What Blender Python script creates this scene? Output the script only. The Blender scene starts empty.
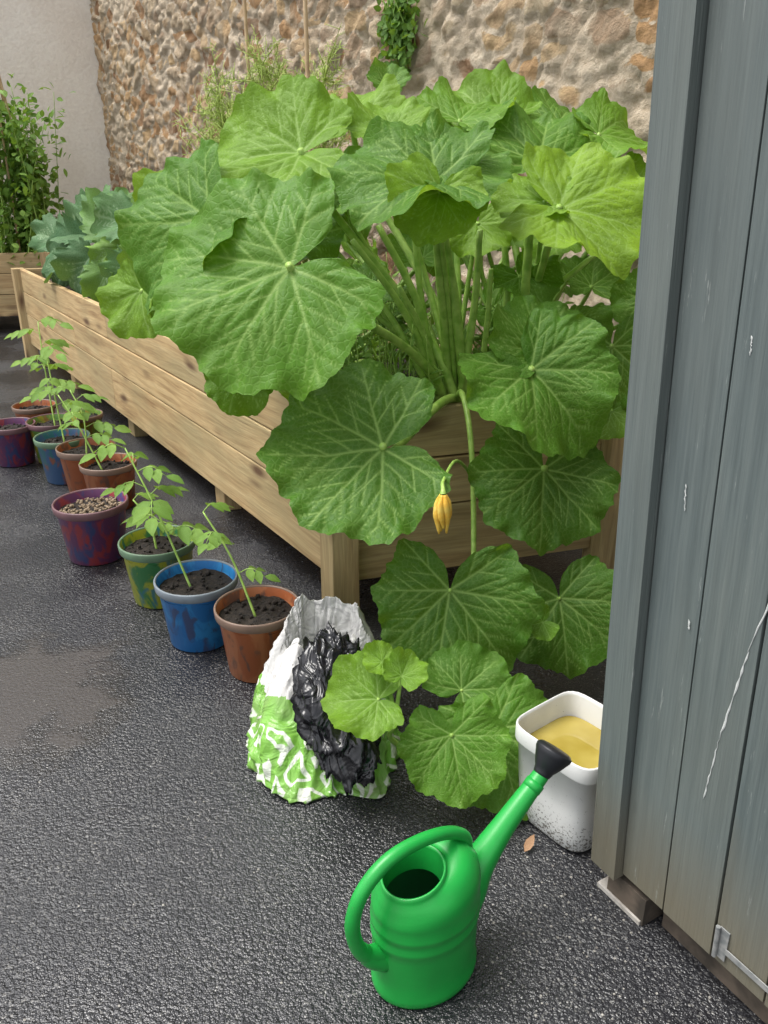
import bpy, math, random
import numpy as np
from mathutils import Vector, noise
random.seed(4); rng=np.random.default_rng(4)
sc=bpy.context.scene
# ---------------------------------------------------------------- camera
cd=bpy.data.cameras.new("camera"); cam=bpy.data.objects.new("camera",cd); sc.collection.objects.link(cam)
cam.location=(0,0,1.55); cam.rotation_euler=(math.radians(67.5),0,0)
cd.sensor_fit='AUTO'; cd.sensor_width=36; cd.lens=28.83; cd.clip_end=300; cd.clip_start=.05
sc.camera=cam
sc.view_settings.view_transform='Standard'; sc.view_settings.look='None'; sc.view_settings.exposure=0
# ---------------------------------------------------------------- light
w=bpy.data.worlds.new("World"); sc.world=w; w.use_nodes=True
nt=w.node_tree; nt.nodes.clear()
sky=nt.nodes.new('ShaderNodeTexSky'); sky.sky_type='NISHITA'; sky.sun_disc=False
sky.dust_density=4; sky.air_density=1.2
hs=nt.nodes.new('ShaderNodeHueSaturation'); hs.inputs['Saturation'].default_value=.22; hs.inputs['Value'].default_value=1.95
bg=nt.nodes.new('ShaderNodeBackground'); bg.inputs[1].default_value=.15
ow=nt.nodes.new('ShaderNodeOutputWorld')
nt.links.new(sky.outputs[0],hs.inputs['Color']); nt.links.new(hs.outputs[0],bg.inputs[0]); nt.links.new(bg.outputs[0],ow.inputs[0])
sl=bpy.data.lights.new("sun","SUN"); sl.energy=2.6; sl.angle=math.radians(30); sl.color=(1,.97,.92)
so=bpy.data.objects.new("sun",sl); sc.collection.objects.link(so)
sd=Vector((-.42,.02,1.0)).normalized()   # direction towards the sun
so.rotation_euler=sd.to_track_quat('Z','Y').to_euler()
sky.sun_elevation=math.asin(sd.z); sky.sun_rotation=math.atan2(sd.x,sd.y)
# ---------------------------------------------------------------- helpers
class Buf:
    def __init__(s): s.v=[];s.f=[];s.m=[];s.co=[];s.a=[];s.n=0
    def add(s,v,f,mat=0,co=None,a=None):
        v=np.asarray(v,float).reshape(-1,3); k=len(v)
        s.v.append(v); s.f+= [tuple(int(i)+s.n for i in q) for q in f]
        s.m+= [mat]*len(f)
        s.co.append(v if co is None else np.asarray(co,float).reshape(-1,3))
        if a is None: a=np.zeros((k,3))
        a=np.asarray(a,float)
        if a.ndim==1: a=np.tile(a,(k,1))
        s.a.append(a); s.n+=k
    def obj(s,name,mats,smooth=True,parent=None,bevel=0):
        me=bpy.data.meshes.new(name); V=np.concatenate(s.v)
        me.from_pydata(V.tolist(),[],s.f); 
        for m in mats: me.materials.append(m)
        me.polygons.foreach_set('material_index',s.m)
        me.polygons.foreach_set('use_smooth',[smooth]*len(s.f))
        at=me.attributes.new('lco','FLOAT_VECTOR','POINT'); at.data.foreach_set('vector',np.concatenate(s.co).ravel())
        at=me.attributes.new('dat','FLOAT_VECTOR','POINT'); at.data.foreach_set('vector',np.concatenate(s.a).ravel())
        me.update()
        o=bpy.data.objects.new(name,me); sc.collection.objects.link(o)
        if parent: o.parent=parent
        if bevel:
            b=o.modifiers.new('b','BEVEL'); b.width=bevel; b.segments=2; b.limit_method='ANGLE'
        return o
def grid_faces(nu,nv,closeu=False):
    f=[]
    for i in range(nv-1):
        for j in range(nu if closeu else nu-1):
            j2=(j+1)%nu
            f.append((i*nu+j,i*nu+j2,(i+1)*nu+j2,(i+1)*nu+j))
    return f
def catmull(pts,n=6):
    p=np.array(pts,float)
    if len(p)<3: 
        return np.array([p[0]+(p[-1]-p[0])*t for t in np.linspace(0,1,n+1)])
    q=np.vstack([2*p[0]-p[1],p,2*p[-1]-p[-2]]); out=[]
    for i in range(1,len(q)-2):
        for t in np.linspace(0,1,n,endpoint=False):
            out.append(.5*((2*q[i])+(q[i+1]-q[i-1])*t+(2*q[i-1]-5*q[i]+4*q[i+1]-q[i+2])*t*t+(3*q[i]-q[i-1]-3*q[i+1]+q[i+2])*t**3))
    out.append(p[-1]); return np.array(out)
def tube(b,pts,rad,mat=0,seg=8,n=6,a=None,cap=True,smooth=True):
    c=catmull(pts,n) if smooth else np.array(pts,float); m=len(c)
    r=np.interp(np.linspace(0,1,m),np.linspace(0,1,len(rad)),rad) if hasattr(rad,'__len__') else np.full(m,rad)
    tan=np.gradient(c,axis=0); tan/=np.linalg.norm(tan,axis=1)[:,None]+1e-9
    ref=np.array([0.,0,1]) if abs(tan[0][2])<.9 else np.array([1.,0,0])
    V=[];C=[];s=0
    u=np.cross(tan[0],ref);u/=np.linalg.norm(u)
    for i in range(m):
        u=u-tan[i]*np.dot(u,tan[i]);u/=np.linalg.norm(u)+1e-9; w_=np.cross(tan[i],u)
        if i: s+=np.linalg.norm(c[i]-c[i-1])
        for k in range(seg):
            an=2*math.pi*k/seg
            V.append(c[i]+r[i]*(math.cos(an)*u+math.sin(an)*w_)); C.append((s,math.cos(an)*r[i],math.sin(an)*r[i]))
    f=grid_faces(seg,m,True)
    if cap: f.append(tuple(range(seg))[::-1]); f.append(tuple((m-1)*seg+k for k in range(seg)))
    b.add(V,f,mat,C,a)
def box(b,o,ex,ey,ez,mat=0,a=None,seed=None):
    """o corner, ex/ey/ez edge vectors; ex is grain direction"""
    o=np.array(o,float);E=[np.array(e,float) for e in(ex,ey,ez)];L=[np.linalg.norm(e) for e in E]
    sd_=random.random()*50 if seed is None else seed
    V=[];C=[]
    for k in(0,1):
        for j in(0,1):
            for i in(0,1):
                V.append(o+E[0]*i+E[1]*j+E[2]*k);C.append((L[0]*i+sd_,L[1]*j+sd_*.37,L[2]*k+sd_*.7))
    f=[(0,2,3,1),(4,5,7,6),(0,1,5,4),(2,6,7,3),(0,4,6,2),(1,3,7,5)]
    if np.dot(np.cross(E[0],E[1]),E[2])<0: f=[q[::-1] for q in f]
    b.add(V,f,mat,C,a)
class M:
    def __init__(s,name):
        s.m=bpy.data.materials.new(name); s.m.use_nodes=True; s.t=s.m.node_tree; s.N=s.t.nodes; s.L=s.t.links
        s.b=s.N['Principled BSDF']; s.out=s.N['Material Output']
    def n(s,t,**k):
        x=s.N.new(t)
        for a,v in k.items():
            setattr(x,a,v)
        return x
    def l(s,a,b): s.L.new(a,b)
    def attr(s,name): x=s.n('ShaderNodeAttribute',attribute_name=name); return x
    def tex(s,kind,co,scale,**k):
        x=s.n(kind); 
        if co is not None: s.l(co,x.inputs['Vector'])
        x.inputs['Scale'].default_value=scale
        for a,v in k.items():
            if a in('feature','distance','noise_dimensions'): setattr(x,a,v)
            else: x.inputs[a].default_value=v
        return x
    def map(s,co,sx,sy,sz):
        x=s.n('ShaderNodeMapping'); s.l(co,x.inputs[0]); x.inputs['Scale'].default_value=(sx,sy,sz); return x.outputs[0]
    def ramp(s,fac,stops):
        x=s.n('ShaderNodeValToRGB'); s.l(fac,x.inputs[0]); e=x.color_ramp.elements
        while len(e)<len(stops): e.new(.5)
        for i,(p,c) in enumerate(stops):
            e[i].position=p; e[i].color=(*c,1) if hasattr(c,'__len__') else (c,c,c,1)
        return x.outputs[0]
    def mix(s,f,a,b,mode='MIX'):
        x=s.n('ShaderNodeMix',data_type='RGBA',blend_type=mode)
        for i,v in((0,f),(6,a),(7,b)):
            if isinstance(v,(int,float)): x.inputs[i].default_value=v if i==0 else (v,v,v,1)
            elif isinstance(v,tuple): x.inputs[i].default_value=(*v,1)
            else: s.l(v,x.inputs[i])
        return x.outputs[2]
    def math(s,op,a,b=0.):
        x=s.n('ShaderNodeMath',operation=op)
        for i,v in((0,a),(1,b)):
            if isinstance(v,(int,float)): x.inputs[i].default_value=v
            else: s.l(v,x.inputs[i])
        return x.outputs[0]
    def bump(s,h,st,dist,nrm=None):
        x=s.n('ShaderNodeBump'); s.l(h,x.inputs['Height']); x.inputs['Strength'].default_value=st; x.inputs['Distance'].default_value=dist
        if nrm is not None: s.l(nrm,x.inputs['Normal'])
        s.l(x.outputs[0],s.b.inputs['Normal']); return x.outputs[0]
    def col(s,c):
        if isinstance(c,tuple): s.b.inputs['Base Color'].default_value=(*c,1)
        else: s.l(c,s.b.inputs['Base Color'])
    def rough(s,c):
        if isinstance(c,(int,float)): s.b.inputs['Roughness'].default_value=c
        else: s.l(c,s.b.inputs['Roughness'])
# ---- materials
def mat_leaf(name,dark,mid,bright,veinc,trans=.28,rough=.42,net=.14):
    m=M(name); co=m.attr('lco').outputs['Vector']; d=m.attr('dat'); sep=m.n('ShaderNodeSeparateXYZ'); m.l(d.outputs['Vector'],sep.inputs[0])
    vein,tint=sep.outputs[0],sep.outputs[1]
    base=m.ramp(tint,[(0,dark),(.5,mid),(1,bright)])
    n1=m.tex('ShaderNodeTexNoise',co,3.5,Detail=4); 
    base=m.mix(m.ramp(n1.outputs[0],[(.35,0.),(.7,.5)]),base,(dark[0]*1.6+.02,dark[1]*1.35,dark[2]*1.1))
    vo=m.tex('ShaderNodeTexVoronoi',co,20,feature='DISTANCE_TO_EDGE'); ve=m.ramp(vo.outputs['Distance'],[(0,1.),(.16,.0)])
    base=m.mix(m.math('MULTIPLY',ve,net),base,veinc)
    base=m.mix(m.math('MULTIPLY',vein,.72),base,veinc)
    m.col(base); m.rough(m.ramp(n1.outputs[0],[(.3,rough-.06),(.7,rough+.12)]))
    nb=m.bump(m.math('MULTIPLY',ve,-1.),.28,.003)
    tr=m.n('ShaderNodeBsdfTranslucent'); tc=m.mix(.6,base,(.40,.60,.02)); m.l(m.mix(.3,tc,base),tr.inputs[0]); m.l(nb,tr.inputs['Normal'])
    mx=m.n('ShaderNodeMixShader'); mx.inputs[0].default_value=trans; m.l(m.b.outputs[0],mx.inputs[1]); m.l(tr.outputs[0],mx.inputs[2]); m.l(mx.outputs[0],m.out.inputs[0])
    m.b.inputs['Specular IOR Level'].default_value=.25
    return m.m
LEAF=mat_leaf('squash_leaf',(.030,.105,.014),(.092,.235,.018),(.24,.40,.025),(.30,.46,.12),.36,.48)
KALE=mat_leaf('kale_leaf',(.035,.10,.05),(.075,.18,.06),(.17,.32,.03),(.30,.42,.24),.18,.55)
SMALL=mat_leaf('small_leaf',(.05,.13,.02),(.11,.24,.035),(.23,.38,.06),(.2,.35,.08),.3,.5,0)
def mat_simple(name,c1,c2,scale,rough=.5,bs=.0,bd=.002,detail=4,coord='lco'):
    m=M(name); co=m.attr(coord).outputs['Vector']; n=m.tex('ShaderNodeTexNoise',co,scale,Detail=detail)
    m.col(m.ramp(n.outputs[0],[(.35,c1),(.65,c2)])); m.rough(rough)
    if bs: m.bump(n.outputs[0],bs,bd)
    return m.m
STEM=mat_simple('green_stem',(.20,.36,.05),(.36,.52,.12),30,.45,.4,.003)
FENN=mat_simple('fennel_frond',(.28,.40,.06),(.46,.55,.14),8,.6)
FLOWER=mat_simple('flower_petal',(.70,.36,.02),(.80,.58,.12),40,.6,.4,.004)
CANE=mat_simple('bamboo',(.42,.28,.15),(.58,.42,.24),14,.5)
def mat_soil():
    m=M('soil'); co=m.attr('lco').outputs['Vector']; n=m.tex('ShaderNodeTexNoise',co,45,Detail=6,Roughness=.7)
    m.col(m.ramp(n.outputs[0],[(.35,(.008,.006,.005)),(.62,(.035,.025,.018)),(.75,(.10,.075,.05))])); m.rough(.9); m.bump(n.outputs[0],1,.015); return m.m
SOIL=mat_soil()
def mat_wood():
    m=M('timber'); co=m.attr('lco').outputs['Vector']
    warp=m.tex('ShaderNodeTexNoise',m.map(co,.8,3,3),1.5,Detail=2)
    v=m.n('ShaderNodeVectorMath',operation='MULTIPLY_ADD'); m.l(warp.outputs['Color'],v.inputs[0]); v.inputs[1].default_value=(0,.10,.10); m.l(co,v.inputs[2])
    kn=m.tex('ShaderNodeTexVoronoi',m.map(v.outputs[0],2.2,7,7),1,Randomness=1.); kd=kn.outputs['Distance']
    g=m.tex('ShaderNodeTexNoise',m.map(v.outputs[0],1.5,34,34),1,Detail=5,Roughness=.65)
    g2=m.tex('ShaderNodeTexNoise',m.map(v.outputs[0],3,160,160),1,Detail=2)
    big=m.tex('ShaderNodeTexNoise',m.map(co,1.6,3.5,3.5),1,Detail=4)
    c=m.ramp(g.outputs[0],[(.30,(.28,.165,.07)),(.46,(.47,.32,.15)),(.68,(.64,.48,.25))])
    c=m.mix(m.ramp(g2.outputs[0],[(.4,.0),(.62,.30)]),c,(.24,.155,.08))
    c=m.mix(m.ramp(big.outputs[0],[(.42,0.),(.68,.55)]),c,(.27,.235,.12))
    c=m.mix(m.ramp(kd,[(.07,.95),(.13,.6),(.24,0.)]),c,(.11,.055,.025))
    m.col(c); m.rough(.68); m.bump(m.math('ADD',g.outputs[0],g2.outputs[0]),.45,.003); return m.m
WOOD=mat_wood()
def mat_asphalt():
    m=M('wet_asphalt'); g=m.n('ShaderNodeNewGeometry').outputs['Position']
    v=m.tex('ShaderNodeTexVoronoi',g,250,Randomness=1.); v2=m.tex('ShaderNodeTexVoronoi',g,105,Randomness=1.)
    big=m.tex('ShaderNodeTexNoise',g,1.1,Detail=6,Roughness=.6)
    big2=m.tex('ShaderNodeTexNoise',g,5,Detail=6,Roughness=.65)
    sepc=m.n('ShaderNodeSeparateColor'); m.l(v.outputs['Color'],sepc.inputs[0])
    c=m.ramp(sepc.outputs[0],[(0,(.007,.007,.009)),(.6,(.020,.020,.023)),(.9,(.040,.040,.043)),(.985,(.16,.155,.145))])
    c=m.mix(m.ramp(big2.outputs[0],[(.35,0.),(.7,.6)]),c,(.020,.021,.025))
    c=m.mix(m.ramp(big.outputs[0],[(.50,0.),(.62,.5)]),c,(.009,.009,.011))
    d=m.n('ShaderNodeVectorMath',operation='DISTANCE'); m.l(g,d.inputs[0]); d.inputs[1].default_value=(-1.20,2.2,0)
    dd=m.math('ADD',d.outputs['Value'],m.math('ADD',m.math('MULTIPLY',big2.outputs[0],.7),m.math('MULTIPLY',big.outputs[0],.3)))
    pf=m.ramp(dd,[(.78,1.),(.90,0.)]); edge=m.ramp(dd,[(.78,0.),(.86,1.),(.94,0.)])
    c=m.mix(m.math('MULTIPLY',pf,.55),c,(.062,.050,.040)); c=m.mix(m.math('MULTIPLY',edge,.5),c,(.012,.011,.010))
    m.col(c)
    wetm=m.ramp(big.outputs[0],[(.40,0.),(.58,1.)])
    m.rough(m.mix(pf,m.ramp(big.outputs[0],[(.38,.46),(.58,.13)]),.22)); 
    h=m.math('ADD',m.math('MULTIPLY',v.outputs['Distance'],-.6),m.math('MULTIPLY',v2.outputs['Distance'],-.9))
    h=m.math('MULTIPLY',h,m.math('SUBTRACT',1.,m.math('MULTIPLY',m.math('MAXIMUM',pf,m.math('MULTIPLY',wetm,.55)),.65)))
    m.bump(h,.7,.005); m.b.inputs['Specular IOR Level'].default_value=.6; return m.m
ASPH=mat_asphalt()
def mat_stone():
    m=M('rubble_stone'); co=m.attr('lco').outputs['Vector']; d=m.attr('dat'); s=m.n('ShaderNodeSeparateXYZ'); m.l(d.outputs['Vector'],s.inputs[0])
    rnd,joint,plast=s.outputs
    c=m.ramp(rnd,[(0,(.24,.13,.065)),(.25,(.46,.27,.12)),(.5,(.54,.39,.21)),(.75,(.36,.27,.19)),(1,(.60,.50,.34))])
    n=m.tex('ShaderNodeTexNoise',co,22,Detail=7,Roughness=.72); n2=m.tex('ShaderNodeTexNoise',co,5,Detail=5)
    c=m.mix(m.ramp(n.outputs[0],[(.35,0.),(.7,.7)]),c,(.28,.17,.09))
    c=m.mix(m.ramp(n2.outputs[0],[(.5,0.),(.7,.6)]),c,(.52,.44,.32))
    mort=m.ramp(n.outputs[0],[(.3,(.40,.31,.21)),(.7,(.66,.57,.44))])
    mort=m.mix(m.ramp(n2.outputs[0],[(.4,0.),(.65,.5)]),mort,(.46,.36,.25))
    jm=m.ramp(m.math('ADD',joint,m.math('MULTIPLY',m.math('SUBTRACT',n.outputs[0],.5),.7)),[(.45,0.),(.62,1.)])
    c=m.mix(jm,c,mort); m.col(c); m.rough(.92)
    m.bump(n.outputs[0],1.,.03); return m.m
STONE=mat_stone()
def mat_render():
    m=M('cement_render'); g=m.n('ShaderNodeNewGeometry').outputs['Position']
    n=m.tex('ShaderNodeTexNoise',g,1.6,Detail=7,Roughness=.6); n2=m.tex('ShaderNodeTexNoise',g,30,Detail=6)
    c=m.ramp(n.outputs[0],[(.3,(.78,.71,.62)),(.7,(.88,.83,.75))]); c=m.mix(m.ramp(n2.outputs[0],[(.4,0.),(.8,.35)]),c,(.58,.50,.42))
    m.col(c); m.rough(.9); m.bump(n2.outputs[0],.5,.01); return m.m
RENDER=mat_render()
def mat_shed():
    m=M('painted_shiplap'); co=m.attr('lco').outputs['Vector']   # x = height, y = across
    g=m.tex('ShaderNodeTexNoise',m.map(co,2.2,55,55),1,Detail=5,Roughness=.65); g2=m.tex('ShaderNodeTexNoise',m.map(co,6,190,190),1,Detail=2)
    big=m.tex('ShaderNodeTexNoise',m.map(co,1.3,5,5),1,Detail=5)
    c=m.ramp(g.outputs[0],[(.3,(.086,.108,.107)),(.5,(.114,.140,.137)),(.75,(.148,.175,.168))])
    c=m.mix(m.ramp(g2.outputs[0],[(.45,0.),(.7,.4)]),c,(.074,.092,.09))
    c=m.mix(m.ramp(big.outputs[0],[(.4,0.),(.7,.5)]),c,(.155,.17,.150))
    kn=m.tex('ShaderNodeTexVoronoi',m.map(co,2.6,9,9),1); c=m.mix(m.ramp(kn.outputs['Distance'],[(.03,.6),(.1,0.)]),c,(.05,.062,.062))
    gz=m.n('ShaderNodeSeparateXYZ'); m.l(m.n('ShaderNodeNewGeometry').outputs['Position'],gz.inputs[0])
    lo=m.math('ADD',gz.outputs[2],m.math('MULTIPLY',big.outputs[0],.5)); c=m.mix(m.ramp(lo,[(.38,.7),(.66,0.)]),c,(.18,.15,.095))
    sc_=m.tex('ShaderNodeTexNoise',m.map(co,5,70,70),1,Detail=6,Roughness=.75); c=m.mix(m.ramp(sc_.outputs[0],[(.64,0.),(.69,.6)]),c,(.36,.38,.36))
    m.col(c); m.rough(.62); m.bump(m.math('ADD',g.outputs[0],m.math('MULTIPLY',g2.outputs[0],.7)),.6,.004); return m.m
SHED=mat_shed()
def mat_plastic(name,c,rough,spk=None,dirt=.35,amp=.2):
    m=M(name); co=m.attr('lco').outputs['Vector']; n=m.tex('ShaderNodeTexNoise',co,14,Detail=5); n2=m.tex('ShaderNodeTexNoise',co,220,Detail=2)
    cc=m.mix(m.ramp(n.outputs[0],[(.4,0.),(.75,dirt)]),c,tuple(x*.65 for x in c))
    if spk:
        n3=m.tex('ShaderNodeTexNoise',co,spk[1],Detail=6,Roughness=.7)
        s=m.n('ShaderNodeSeparateXYZ'); m.l(m.attr('dat').outputs['Vector'],s.inputs[0])
        cc=m.mix(m.ramp(m.math('ADD',n3.outputs[0],m.math('MULTIPLY',s.outputs[0],amp)),[(.66,0.),(.69,.9)]),cc,spk[0])
    m.col(cc); m.rough(m.ramp(n.outputs[0],[(.3,rough),(.8,rough+.15)])); m.bump(n2.outputs[0],.15,.001); return m.m
CANG=mat_plastic('green_plastic',(.012,.32,.048),.27,((.06,.20,.06),120),.45,.3); BLK=mat_plastic('black_plastic',(.012,.013,.016),.35)
WHT=mat_plastic('white_plastic',(.70,.70,.68),.38,((.09,.075,.055),150),.3,.36)
CANSHADE=mat_plastic('shaded_can_inside',(.01,.14,.04),.5)  # the can's green plastic, darkened to paint in the shade inside it
METAL=mat_simple('weathered_metal',(.16,.17,.17),(.28,.28,.27),60,.5,.2)
# ================================================================ GROUND
b=Buf(); b.add([(-60,-40,0),(60,-40,0),(60,80,0),(-60,80,0)],[(0,1,2,3)],0); b.obj('asphalt_ground',[ASPH],False)
# ================================================================ WALLS
dl=np.array([-.543,.840,0]); dl/=np.linalg.norm(dl); dn=np.array([.840,.543,0])
Pw=np.array([1.26,3.62,0]); 
def stone_wall():
    S0,S1,Z1=-2.2,8.3,4.1; ds=.018
    ns=int((S1-S0)/ds); nz=int(Z1/ds); V=[];A=[];C=[]
    for i in range(nz+1):
        z=Z1*i/nz
        for j in range(ns+1):
            s=S0+(S1-S0)*j/ns
            wx=noise.noise(Vector((s*2.3,z*2.3,5)))*.14+noise.noise(Vector((s*9,z*9,5)))*.04; wz=noise.noise(Vector((s*2.3,z*2.3,15)))*.12+noise.noise(Vector((s*9,z*9,15)))*.03
            q=Vector(((s+wx)/.21,(z+wz)/.115,.3)); dd,pp=noise.voronoi(q)
            e=dd[1]-dd[0]; cell=pp[0]
            r=(math.sin(cell.x*127.1+cell.y*311.7)*43758.5)%1.0
            k=min(1,max(0,(3.0-s)/1.5)); k=k*k*(3-2*k)
            pl=noise.noise(Vector((s*1.1,z*1.1,40)))*.9 + (-.16+.46*k)
            th=.13+max(0,pl)*.9
            joint=max(0.,min(1.,1-(e/th)*.5))
            up=min(1,e/max(th,.01)); nn=noise.fractal(Vector((s*9,z*9,2)),.8,2,6)
            off=.036*up**.5*(.4+.8*r)*(1-.35*k)+.024*nn
            V.append(Pw+dl*s-dn*off+np.array([0,0,z])); A.append((r,joint,pl)); C.append((s,z,off))
    b=Buf(); b.add(V,[q[::-1] for q in grid_faces(ns+1,nz+1)],0,C,A)
    nb=Pw+dn*.03
    box(b,nb+dl*S0+np.array([0,0,-.1]),dl*(S1-S0+.3),dn*.4,(0,0,Z1+.1),0,(.5,.9,0))
    b.obj('rubble_stone_wall',[STONE])
stone_wall()
C0=Pw+dl*8.3; b=Buf(); dlf=np.array([-.90,-.43,0]); box(b,C0,dlf*7,dl*.35,(0,0,4.3)); b.obj('rendered_wall',[RENDER],False)
# ================================================================ RAISED BED
K=np.array([-.166,2.70,0]); fr=np.array([.955,.297,0]); TOP=.79; BOT=.145; LEN=5.5; WID=1.1
def planter(name,K,dl,fr,LEN,WID,TOP,BOT,levels):
    b=Buf(); z=np.array([0,0,1.]); ni=np.cross(dl,z); ni=ni/np.linalg.norm(ni)
    if np.dot(ni,fr)<0: ni=-ni
    nf=np.cross(fr,z); nf/=np.linalg.norm(nf)
    if np.dot(nf,dl)<0: nf=-nf
    t=.04
    def side(o,d,L,n):
        for i in range(len(levels)-1):
            z0,z1=levels[i],levels[i+1]-.006
            k=2 if L>3 else 1; cuts=[0,L*.52 ,L] if k==2 and i%2==0 else ([0,L*.68,L] if k==2 else [0,L])
            jit=random.uniform(-.005,.005)
            for a_,c_ in zip(cuts[:-1],cuts[1:]):
                box(b,o+d*(a_+.001)+n*(.004+jit)+z*z0,d*(c_-a_-.003),n*t,z*(z1-z0))
    side(K+dl*.05,dl,LEN-.1,ni); side(K+fr*.05,fr,WID-.1,nf)
    side(K+fr*WID+dl*.05,dl,LEN-.1,-ni); side(K+dl*LEN+fr*.05,fr,WID-.1,-nf)
    for k,c in enumerate([K,K+fr*WID,K+dl*LEN,K+dl*LEN+fr*WID]):
        o=c-dl*.045-fr*.045 if k==0 else c-dl*.05-fr*.05
        box(b,o,z*(TOP-.002),dl*.095,fr*.1)
    for s in (LEN*.225,LEN*.49,LEN*.76):
        for wd in (.055,WID-.13):
            box(b,K+dl*s+fr*wd,z*(BOT+.25),dl*.12,fr*.08)
    c=[K+(dl+fr)*.03,K+fr*(WID-.03)+dl*.03,K+dl*(LEN-.03)+fr*(WID-.03),K+dl*(LEN-.03)+fr*.03]
    nu,nv=60,16; V=[]
    for i in range(nv):
        for j in range(nu):
            p=K+dl*(.03+(LEN-.06)*j/(nu-1))+fr*(.03+(WID-.06)*i/(nv-1)); V.append(p+z*(TOP-.07+.03*noise.noise(Vector(p)*4)))
    b.add(V,grid_faces(nu,nv),1)
    V=[p+z*(BOT+.01) for p in c]; b.add(V,[(0,1,2,3)],0)
    return b.obj(name,[WOOD,SOIL],False,bevel=.004)
planter('raised_bed',K,dl,fr,LEN,WID,TOP,BOT,[BOT,.415,.60,TOP])
planter('raised_bed',np.array([-3.45,8.75,0]),np.array([-.1,.995,0]),np.array([-.97,-.24,0]),1.1,2.6,.80,.17,[.17,.39,.60,.80])
# ================================================================ SHED
def shed():
    b=Buf(); C=np.array([.494,1.448,0]); d=np.array([.505,-.863,0]); d/=np.linalg.norm(d); nin=np.array([.863,.505,0]); z=np.array([0,0,1.])
    z0=.09;z1=2.15;L=1.75
    box(b,C-nin*.022+z*z0,z*(z1-z0),d*.072,nin*.03)
    box(b,C-d*.012+z*(z0+.004),z*(z1-z0-.01),d*.012,nin*.05)
    x=.075; ws=[.118,.124,.12,.121,.119,.123,.12]*3
    for w_ in ws:
        if x+w_>L: break
        o=C+d*x+z*(z0+.012)+nin*(random.uniform(0,.0025)); box(b,o,z*(z1-z0-.02),d*(w_-.0045),nin*.018); x+=w_
    box(b,C+d*.073+nin*.019+z*(z0+.02),z*(z1-z0-.03),d*(L-.08),nin*.01)
    box(b,C+d*.50-nin*.02+z*(z0+.003),d*(L-.5),nin*.021,z*.10)
    y=.055
    while y<1.15:
        box(b,C+nin*y+z*z0,z*(z1-z0),nin*.115,d*.018); y+=.12
    box(b,C+nin*.05+d*.02+z*z0,d*(L-.02),nin*1.1,z*.03)
    box(b,C-nin*.05-d*.06+z*z1,d*(L+.12),nin*1.3,z*.04)
    # dried paint runs
    def run(p0,p1,w_):
        pts=[];n_=14
        for i in range(n_+1):
            t=i/n_; pts.append(C+d*(p0[0]+(p1[0]-p0[0])*t+random.uniform(-.0012,.0012))+z*(p0[1]+(p1[1]-p0[1])*t)-nin*.0008)
        V=[]
        for i,p in enumerate(pts):
            ww=w_*random.uniform(.3,1.2)*(.3 if i in(0,n_) else 1); V+= [p-d*ww,p-nin*.0012,p+d*ww]
        b.add(V,grid_faces(3,n_+1),4)
    run((.335,.98),(.295,.80),.0016); run((.295,.80),(.265,.60),.0022); run((.265,.60),(.25,.45),.0016); run((.13,1.05),(.133,1.00),.0015); run((.42,1.2),(.422,1.12),.0012); run((.17,.80),(.172,.78),.002); run((.22,1.32),(.222,1.29),.0015)
    for i in range(len(b.v)):
        b.v[i]=b.v[i].copy(); b.v[i][:,0]-=.036*(b.v[i][:,2]-.1)
    box(b,C+d*.03+nin*.01,d*.11,nin*.09,z*.075,1); box(b,C+d*.005+nin*.005,d*.13,nin*.12,z*.012,2)
    box(b,C+d*.16+nin*.05,d*1.4,nin*.06,z*.085,1)
    hp=C+d*.325-nin*.0035; 
    def lx(p): p=np.array(p,float).copy(); p[0]-=.036*(p[2]-.1); return p
    box(b,lx(hp+z*.12),z*.075,d*.022,nin*.003,3); box(b,lx(hp+z*.14+d*.020),z*.014,d*.10,nin*.0025,3)
    tube(b,[lx(hp+z*.118-nin*.003+d*.001),lx(hp+z*.197-nin*.003+d*.001)],.005,3,8,2)
    b.obj('garden_shed',[SHED,WOODD,PALE,METAL,DRIP],False,bevel=.0025)
WOODD=mat_simple('damp_timber',(.05,.04,.03),(.13,.10,.075),18,.8,.5); PALE=mat_simple('pale_slab',(.32,.29,.25),(.5,.47,.43),30,.8,.4)
DRIP=mat_simple('dried_white_paint',(.5,.52,.5),(.65,.66,.64),30,.6)
shed()
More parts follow.
